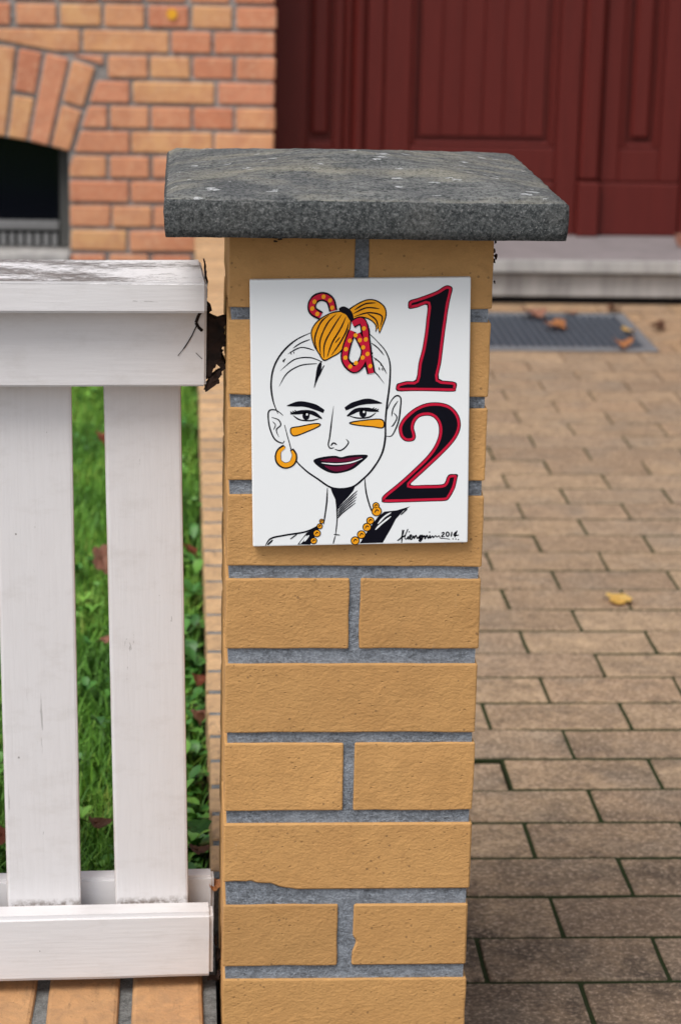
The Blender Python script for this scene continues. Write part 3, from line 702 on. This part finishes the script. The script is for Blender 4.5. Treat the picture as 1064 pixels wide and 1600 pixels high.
# top knot and tail
knot = [(303, 258), (318, 222), (352, 192), (398, 172), (448, 170), (471, 198), (468, 245), (452, 298), (428, 338), (392, 360), (358, 374), (336, 345), (314, 308)]
tail = [(458, 168), (490, 142), (535, 122), (575, 124), (612, 150), (620, 188), (606, 228), (590, 262), (584, 240), (574, 256), (572, 228), (548, 206), (512, 196), (474, 204)]
ink('top_knot', 'ink', lambda bm: [fill(bm, knot, 3), fill(bm, tail, 3)])
ink('top_knot_colour', 'orange', lambda bm: [fill(bm, inset(knot, 5), 4), fill(bm, inset(tail, 5), 4)])
def kl(bm):
    for P in ([(330, 330), (320, 280), (345, 215), (380, 185)], [(345, 350), (342, 290), (372, 220), (408, 182)], [(358, 362), (362, 300), (400, 230), (432, 182)], [(372, 358), (392, 300), (428, 240), (450, 192)], [(390, 350), (425, 300), (452, 250), (462, 215)],
              [(485, 165), (530, 140), (575, 136)], [(480, 180), (535, 156), (590, 160)], [(485, 192), (545, 176), (600, 190), (592, 235)], [(540, 180), (575, 205), (585, 240)]): stroke(bm, P, 5, 5, taper=(.3, .2))
    stroke(bm, [(395, 290), (412, 270)], 4, 5); stroke(bm, [(405, 300), (425, 276)], 4, 5)
    fill(bm, [(420, 160), (436, 150), (456, 156), (474, 172), (482, 200), (468, 208), (450, 184), (430, 174)], 5)
ink('knot_lines', 'ink', kl)
rib = [[(345, 188), (312, 168), (308, 140), (326, 116), (356, 110), (384, 126), (397, 168)], [(478, 222), (512, 208), (528, 236), (536, 300), (545, 372), (556, 425)], [(476, 250), (452, 320), (448, 372), (484, 408), (515, 382), (530, 330), (512, 290), (498, 262)]]
ink('ribbon_edge', 'ink', lambda bm: [stroke(bm, P, 36, 6, taper=(1, 1)) for P in rib])
ink('ribbon', 'red', lambda bm: [stroke(bm, P, 23, 7+.3*k, taper=(.95, .95)) for k, P in enumerate(rib)])
dots = [(318, 130), (309, 158), (330, 180), (356, 110), (383, 125), (392, 155), (525, 240), (533, 285), (540, 345), (552, 395), (466, 290), (450, 325), (448, 360), (468, 396), (492, 382), (520, 360), (522, 318), (508, 288), (490, 268)]
for x, y in dots: ink('ribbon_spot', 'orange', lambda bm: fill(bm, ell(x, y, 8.5, 9.5, 12, .5), 8.2, False))
def garment(bm):
    fill(bm, [(388, 906), (432, 914), (490, 902), (462, 945), (425, 985), (414, 1010), (408, 955)], 1, True, 2)
    for k in range(5): stroke(bm, [(500-2*k, 918+13*k), (455-4*k, 960+13*k), (412+1*k, 1002+9*k)], 4, 2)
    stroke(bm, [(120, 1152), (142, 1122), (200, 1108), (290, 1092), (345, 1062)], 6, 2); stroke(bm, [(150, 1128), (128, 1150)], 6, 2); stroke(bm, [(250, 1104), (222, 1125)], 4, 2)
    fill(bm, [(252, 1148), (290, 1098), (348, 1064), (330, 1105), (305, 1149)], 1, False)
    fill(bm, [(584, 1032), (612, 1008), (662, 1003), (720, 986), (690, 1006), (660, 1040), (640, 1080), (606, 1141), (510, 1144), (546, 1086)], 1, False)
    stroke(bm, [(680, 1022), (708, 996)], 5, 2)
ink('collar', 'ink', garment)
for P in ([(585, 1060), (612, 1030), (640, 1012)], [(575, 1085), (600, 1060), (640, 1028)], [(280, 1135), (300, 1108)], [(262, 1145), (290, 1110)]): ink('collar_streak', 'tilewhite', lambda bm: stroke(bm, P, 6, 2))
beads = [(577, 982, 15), (580, 1006, 22), (554, 1046, 17), (540, 1074, 19), (517, 1106, 19), (491, 1132, 19), (352, 1048, 11), (344, 1070, 13), (332, 1100, 17), (319, 1132, 15)]
for x, y, r in beads:
    b = ink('bead', 'ink', lambda bm: fill(bm, ell(x, y, r, r), 3, False)); ink('bead_gold', 'orange', lambda bm: fill(bm, ell(x, y, r-4, r-4), 4, False), b)
    ink('bead_line', 'ink', lambda bm: stroke(bm, [(x-r*.4, y+r*.3), (x, y-r*.3), (x+r*.45, y)], 3.5, 5), b)
SG = lambda P: [((610+.11278*a-370)/.3759, (810+.11278*b-420)/.3759) for a, b in P]
def sign(bm):
    for P in ([(92, 318), (150, 270), (186, 162)], [(166, 160), (160, 250), (152, 350)], [(130, 290), (180, 255), (212, 235)],
              [(240, 150), (196, 262), (215, 296), (246, 255), (240, 292), (264, 285), (291, 244), (275, 235), (262, 270), (286, 300), (318, 248), (326, 287), (350, 240), (372, 285), (402, 252), (424, 236), (398, 256), (398, 288), (442, 238), (436, 292), (410, 326), (396, 310), (440, 276), (470, 245), (476, 292), (502, 240), (522, 286), (546, 240), (548, 282), (582, 248), (592, 276), (622, 245), (642, 266), (672, 246), (690, 282), (742, 286), (822, 297)],
              [(706, 212), (735, 200), (737, 224), (706, 260), (752, 258)], [(850, 192), (840, 262)], [(905, 190), (878, 242), (948, 237)], [(922, 174), (888, 272)]): stroke(bm, SG(P), 4.6, 2, taper=(.7, .5), n=4)
    stroke(bm, SG(ell(790, 225, 20, 30)), 4.4, 2, True)
    for x, y in ((540, 195), (257, 190), (865, 293), (905, 295), (940, 303)): fill(bm, SG(ell(x, y, 9, 9, 8)), 2, False)
ink('signature', 'ink', sign)

# ================================================================== FENCE
fen = thing('garden_fence', 'white painted picket fence with flaking top board, left of the pillar', 'fence', (-.14, .10, 0), (0, 0, math.radians(2.3)))
def FN(name, me, mat, loc=(0, 0, 0), rot=None): return link(name, me, mat, fen, loc, rot)
XL = -1.45
def board(name, x0, x1, y0, y1, z0, z1, bev, mat, topmat=None, seg=2):
    bm = bmesh.new(); add_box(bm, x0, x1, y0, y1, z0, z1)
    bmesh.ops.subdivide_edges(bm, edges=[e for e in bm.edges if abs(e.verts[0].co.x-e.verts[1].co.x) > .1], cuts=30)
    es = [e for e in bm.edges if len(e.link_faces) == 2 and e.calc_face_angle(0) > .5]
    bmesh.ops.bevel(bm, geom=es, offset=bev, segments=seg, affect='EDGES')
    for v in bm.verts: v.co += noise.noise_vector(v.co*14+Vector((z0*50, 0, 0)))*.0006
    bm.normal_update()
    if topmat:
        for f in bm.faces: f.material_index = 1 if f.normal.z > .75 else 0
    me = tomesh(bm, name); me.materials.append(M[mat])
    if topmat: me.materials.append(M[topmat])
    return FN(name, me, None)
board('top_board', XL, -.0005, -.040, .088, .8148, .8442, .0022, 'paint_x', 'paint_top')
board('rail', XL, .0012, -.012, .0195, .7392, .8146, .0018, 'paint_x')
board('bottom_rail', XL, .0118, -.012, .0195, .1235, .1945, .0042, 'paint_x')
rb = board('back_rail', XL, .0150, .0435, .066, .140, .2105, .003, 'paint_x'); rb['label'] = 'rear lower rail behind the pickets'
board('back_rail', XL, .002, .0435, .066, .735, .805, .003, 'paint_x')
pm = [box_mesh('picket', -.0372, .0372, .0202, .0430, -.31, .31, .003, 2) for _ in range(1)]
for i in range(12):
    x = -.0545-.1068*i; lean = (-.0175, -.0100, -.012)[i] if i < 3 else random.uniform(-.015, .004)
    FN('picket', pm[0], 'paint_z', (x, 0, .4905), (0, lean, 0))
# cracks in the rail end
bm = bmesh.new()
def crack(bm, P, wd):
    for a, b in zip(P[:-1], P[1:]):
        a = Vector(a); b = Vector(b); d = (b-a).normalized(); n_ = Vector((-d.y, d.x))*wd/2
        vs_ = [bm.verts.new((q.x, -.0128, q.y)) for q in (a+n_, a-n_, b-n_, b+n_)]; bm.faces.new(vs_)
crack(bm, [(-.0075, .8000), (-.0105, .7935), (-.0125, .7890), (-.0165, .7820), (-.0205, .7760)], .0011); crack(bm, [(-.0205, .7760), (-.0260, .7690)], .0006)
crack(bm, [(-.010, .8125), (-.013, .8110), (-.016, .8128)], .0012); crack(bm, [(-.003, .793), (-.007, .797), (-.009, .801), (-.0065, .808), (-.004, .812)], .0030); crack(bm, [(-.009, .772), (-.003, .766)], .0006)
FN('crack', tomesh(bm, 'crack'), 'rot')

# ================================================================== DEBRIS in the gap, under the cap
def clump(name, label, loc, pieces, seed):
    r = random.Random(seed); bm = bmesh.new()
    for (x, z, sx, sz) in pieces:
        n_ = 9; base = []; ang = r.uniform(0, 6)
        y_ = r.uniform(-.006, .006)
        rad = [r.uniform(.55, 1.15) for _ in range(n_)]
        c0 = bm.verts.new((x, y_-.004, z)); c1 = bm.verts.new((x, y_+.006, z))
        rg = [bm.verts.new((x+sx*rad[k]*math.cos(2*PI*k/n_+ang), y_+r.uniform(-.003, .003), z+sz*rad[k]*math.sin(2*PI*k/n_+ang))) for k in range(n_)]
        for k in range(n_):
            bm.faces.new((c0, rg[k], rg[(k+1) % n_])); bm.faces.new((c1, rg[(k+1) % n_], rg[k]))
    return tag(link(name, tomesh(bm, name), 'rot', None, loc), label, 'debris')
def gap_pt(u, v): return (-.139+(280+u/6.667-323.5)*.00060+.1295, .8075-(400+v/6.667-490)*.000612-.738)
G_ = [(250, 40), (272, 48), (286, 150), (300, 330), (296, 480), (330, 510), (345, 560), (318, 590), (345, 615), (400, 632), (450, 618), (492, 615), (498, 700), (470, 740), (484, 770), (470, 800), (498, 830), (492, 920), (455, 940), (440, 985), (480, 985), (455, 1010), (470, 1070), (492, 1110), (490, 1170), (460, 1200), (455, 1250), (425, 1280), (430, 1320), (390, 1360), (340, 1372), (312, 1415), (284, 1412), (280, 1340), (320, 1310), (335, 1260), (380, 1230), (430, 1185), (462, 1175), (430, 1130), (408, 1110), (400, 1150), (370, 1170), (345, 1230), (300, 1280), (280, 1290), (278, 1000), (280, 700), (285, 560), (284, 330), (276, 150), (262, 60)]
bm = bmesh.new(); prism(bm, [gap_pt(u, v) for u, v in G_], -.006, .006); bmesh.ops.triangulate(bm, faces=bm.faces[:]); finish(bm)
bmesh.ops.subdivide_edges(bm, edges=[e for e in bm.edges if e.calc_length() > .006], cuts=2); bmesh.ops.triangulate(bm, faces=bm.faces[:])
for v in bm.verts: v.co += noise.noise_vector(v.co*160)*.0022+noise.noise_vector(v.co*500)*.0008
tag(link('leaf_debris', tomesh(bm, 'leaf_debris'), 'rot', None, (-.1295, .098, .738)), 'black rotten leaf debris wedged between fence rail end and pillar', 'debris')
clump('dirt_clump', 'tiny dark dirt clump hanging under the cap at the pillar right edge', (.1215, .010, .876), [(0, .008, .0022, .003), (.001, .004, .002, .003), (.0005, -.001, .0012, .003), (-.002, -.016, .002, .002), (.001, -.02, .001, .002), (0, .02, .001, .006)], 8)
clump('spider_nest', 'tiny dark web remnant under the cap on the pillar left top', (-.080, -.003, .8965), [(0, 0, .004, .0012), (.006, -.002, .003, .001), (-.006, .001, .002, .0015), (.002, -.003, .002, .001)], 9)
clump('dirt_crumbs', 'dark soil crumbs in the slit between bottom rail end and pillar', (-.1225, .10, .130), [(0, .01, .003, .012), (.001, -.008, .004, .006), (-.003, .03, .002, .008), (-.004, -.014, .008, .005)], 12)

# ================================================================== GRASS, WEEDS, LEAVES
def blades(name, n, xr, yr, z, hmin, hmax, wmin, wmax, mat, lean=.6, dens_edge=0):
    x = rng.uniform(xr[0], xr[1], n); y = rng.uniform(yr[0], yr[1], n)
    patch = np.array([noise.noise(Vector((a*5, b*5, 2))) for a, b in zip(x[::8], y[::8])]).repeat(8)[:n]
    h = rng.uniform(hmin, hmax, n)*(1+.35*patch); wd = rng.uniform(wmin, wmax, n); az = rng.uniform(0, 2*PI, n); ln = rng.uniform(.1, lean, n)*h
    dx, dy = np.cos(az), np.sin(az); px, py = -dy, dx
    V = np.empty((n, 5, 3), np.float32)
    for k, (s, ww) in enumerate(((0, 1), (0, -1), (.55, .8), (.55, -.8), (1, 0))):
        b = ln*s**2
        V[:, k, 0] = x+dx*b+px*wd*.5*ww; V[:, k, 1] = y+dy*b+py*wd*.5*ww; V[:, k, 2] = z+h*s*(1-.25*s*ln/h)
    base = np.arange(n)[:, None]*5
    quads = (base+np.array([0, 1, 3, 2])).astype(np.int32); tris = (base+np.array([2, 3, 4])).astype(np.int32)
    me = bpy.data.meshes.new(name); me.vertices.add(n*5); me.vertices.foreach_set('co', V.ravel())
    me.loops.add(n*7); me.polygons.add(n*2)
    lv = np.concatenate([quads, tris], 1).ravel(); me.loops.foreach_set('vertex_index', lv)
    ls = (np.arange(n)[:, None]*7+np.array([0, 4])).ravel().astype(np.int32); me.polygons.foreach_set('loop_start', ls)
    me.polygons.foreach_set('loop_total', np.tile([4, 3], n).astype(np.int32))
    at = me.attributes.new('tint', 'FLOAT', 'POINT'); tv = np.clip(rng.normal(.45, .22, n)+.15*patch, 0, 1).repeat(5); at.data.foreach_set('value', tv.astype(np.float32))
    me.update(calc_edges=True); me.validate()
    return link(name, me, mat)
o = stuff(blades('grass', 260000, (-1.7, -.136), (.25, 3.75), .083,   .020, .052, .0016, .0038, 'grass', .95)); o['label'] = 'short green lawn grass behind the white fence'
def weeds():
    bm = bmesh.new(); lay = bm.verts.layers.float.new('tint'); r = random.Random(3)
    def leaf(c, az, ln, wd, tilt, tint):
        d = Vector((math.cos(az), math.sin(az), 0)); s = Vector((-d.y, d.x, 0)); pts = []
        for k, (a, ww) in enumerate(((0, .05), (.3, .75), (.6, 1), (.85, .6), (1, 0))):
            p = Vector(c)+d*ln*a*math.cos(tilt)+Vector((0, 0, ln*a*math.sin(tilt)-.35*ln*a*a))
            pts.append((p-s*wd*ww/2+Vector((0, 0, .12*wd*ww)), p, p+s*wd*ww/2+Vector((0, 0, .12*wd*ww))))
        V = [[bm.verts.new(q) for q in t_] for t_ in pts]
        for t_ in V:
            for v in t_: v[lay] = tint
        for k in range(4):
            for j in range(2):
                bm.faces.new((V[k][j], V[k][j+1], V[k+1][j+1], V[k+1][j]))
    for i in range(900):
        edge = r.random() < .22
        x = -.14-abs(r.gauss(0, .03)) if edge else r.uniform(-1.2, -.16); y = .27+abs(r.gauss(0, .9)) if edge else r.uniform(.27, 3.6)
        if y > 3.7: continue
        z = .088+r.uniform(0, .03) if edge else .1+r.uniform(0, .03); m_ = r.randint(4, 8); sc = r.uniform(.6, 1.25) if edge else r.uniform(.35, .8); t0 = r.uniform(.1, .9)
        for k in range(m_): leaf((x, y, z), r.uniform(0, 2*PI), r.uniform(.022, .045)*sc, r.uniform(.010, .022)*sc, r.uniform(.3, 1.2), min(1, max(0, t0+r.uniform(-.2, .2))))
    return tomesh(bm, 'weeds', True)
o = stuff(link('weeds', weeds(), 'weed')); o['label'] = 'small broad-leaved weeds growing among the grass'
def leaf_mesh(seed, size, lobes, curl, thick=.0006):
    r = random.Random(seed); bm = bmesh.new(); n_ = 28; rings = []
    for q in (0.02, .4, .75, 1.0):
        rg = []
        for k in range(n_):
            a = 2*PI*k/n_
            if lobes: rad = .62+.38*abs(math.cos(a*lobes/2))**.7 if True else 1
            else: rad = 1.0/ (1+1.2*abs(math.sin(a))**1.3)
            rad *= size*(1+r.uniform(-.08, .08)*(q == 1.0)); x, y_ = rad*q*math.cos(a), rad*q*math.sin(a)
            z_ = curl*((x/size)**2*size*.8-(y_/size)**2*size*.3)+noise.noise(Vector((x/size*2.5, y_/size*2.5, seed)))*size*.22*q+curl*.35*abs(y_)
            rg.append(bm.verts.new((x, y_, z_)))
        rings.append(rg)
    bm.faces.new(rings[0])
    for a_, b_ in zip(rings[:-1], rings[1:]):
        for k in range(n_): bm.faces.new((a_[k], a_[(k+1) % n_], b_[(k+1) % n_], b_[k]))
    # stalk
    p0 = Vector((-size*.5, 0, .001)); p1 = Vector((-size*1.35, size*.2, size*.1))
    for s in (0,):
        vs_ = [bm.verts.new(p) for p in (p0+Vector((0, -.0009, 0)), p0+Vector((0, .0009, 0)), p1+Vector((0, .0007, 0)), p1+Vector((0, -.0007, 0)))]; bm.faces.new(vs_)
    r_ = bmesh.ops.solidify(bm, geom=bm.faces[:], thickness=thick)
    return tomesh(bm, 'fallen_leaf', True)
def leafthing(label, mat, loc, size, seed, lobes=0, curl=.5, rot=(0, 0, 0), name='fallen_leaf', grp=None):
    return tag(link(name, leaf_mesh(seed, size, lobes, curl), mat, None, loc, rot), label, 'leaf', grp)
leafthing('small yellow fallen leaf lying alone on the brown paving', 'leaf_yellow', (.588, 1.748, .008), .024, 1, 3, .12, (.12, .05, .15))
leafthing('large pinkish-brown fallen leaf on the far edge of the foot grate', 'leaf_pink', (.815, 4.40, .012), .042, 2, 5, .5, (.1, .1, .4))
leafthing('orange-brown fallen leaf lying inside the foot grate', 'leaf_orange', (.852, 4.235, .010), .036, 3, 3, .5, (.15, 0, 1.0))
leafthing('curled orange leaf on the near frame of the foot grate', 'leaf_orange', (.985, 3.965, .013), .030, 4, 3, .9, (.2, .2, .2))
leafthing('pale fallen leaf on the right frame of the foot grate', 'leaf_yellow', (1.042, 4.170, .010), .030, 5, 0, .5, (.1, 0, 2))
leafthing('small brown leaf on paving right of the foot grate', 'leaf_brown', (1.135, 4.235, .008), .026, 6, 3, .8, (.2, .1, 1))
leafthing('small dark brown leaf at the grate back right corner', 'leaf_brown', (1.060, 4.50, .008), .022, 7, 3, .7, (0, .1, 2))
leafthing('thin pink leaf at the back edge of the foot grate', 'leaf_pink', (.925, 4.445, .009), .026, 8, 0, .6, (0, .1, .1))
leafthing('pink fallen leaf on the doorstep at the right picture edge', 'leaf_pink', (1.315, 4.86, .150), .030, 9, 5, .5, (.9, .2, .4))
leafthing('small leaf at far right of the paving before the step', 'leaf_orange', (1.175, 4.03, .007), .020, 19, 3, .6, (.1, 0, .4))
leafthing('salmon fallen leaf standing in the lawn beside the second picket', 'leaf_pink', (-.286, 1.50, .150), .026, 10, 5, .5, (1.1, .2, .5))
leafthing('small red-brown leaf high in the grass gap below the rail', 'leaf_red', (-.312, 2.33, .145), .020, 11, 3, .6, (.8, 0, .9))
leafthing('dull pink leaf half hidden in grass, middle of the picket gap', 'leaf_pink', (-.272, 1.14, .135), .013, 12, 0, .6, (.6, 0, .9))
leafthing('curled dark brown leaf low in the gap between the two pickets', 'leaf_brown', (-.258, .405, .160), .016, 13, 0, .9, (.7, .3, .5))
leafthing('brown leaf at the left picture edge behind the fence', 'leaf_red', (-.362, .372, .160), .013, 14, 3, .8, (.7, 0, .2))
leafthing('upper dark red leaf leaning on the brick edging', 'leaf_red', (-.150, 1.545, .150), .018, 15, 3, .7, (.7, .3, 1.4))
leafthing('red-brown leaf beside the edging, middle height of the gap', 'leaf_red', (-.1435, .895, .160), .021, 16, 0, .7, (.9, .4, 1.2))
leafthing('pinkish brown leaf beside the edging, below the middle', 'leaf_pink', (-.1440, .755, .158), .025, 17, 0, .8, (.9, .3, 1.5))
leafthing('curled brown leaf beside the edging just above the bottom rail', 'leaf_brown', (-.1430, .315, .165), .013, 18, 0, .9, (.5, .2, .3))
leafthing('tiny orange leaf scrap on the fence bottom corner by the pillar', 'leaf_orange', (-.1265, .150, .198), .009, 21, 3, .9, (.6, .2, .3))
leafthing('broad bright green weed leaf beside the edging near the bottom rail', 'leaf_green', (-.1440, .345, .180), .020, 22, 0, .4, (.5, .1, .7), 'weed_leaf')
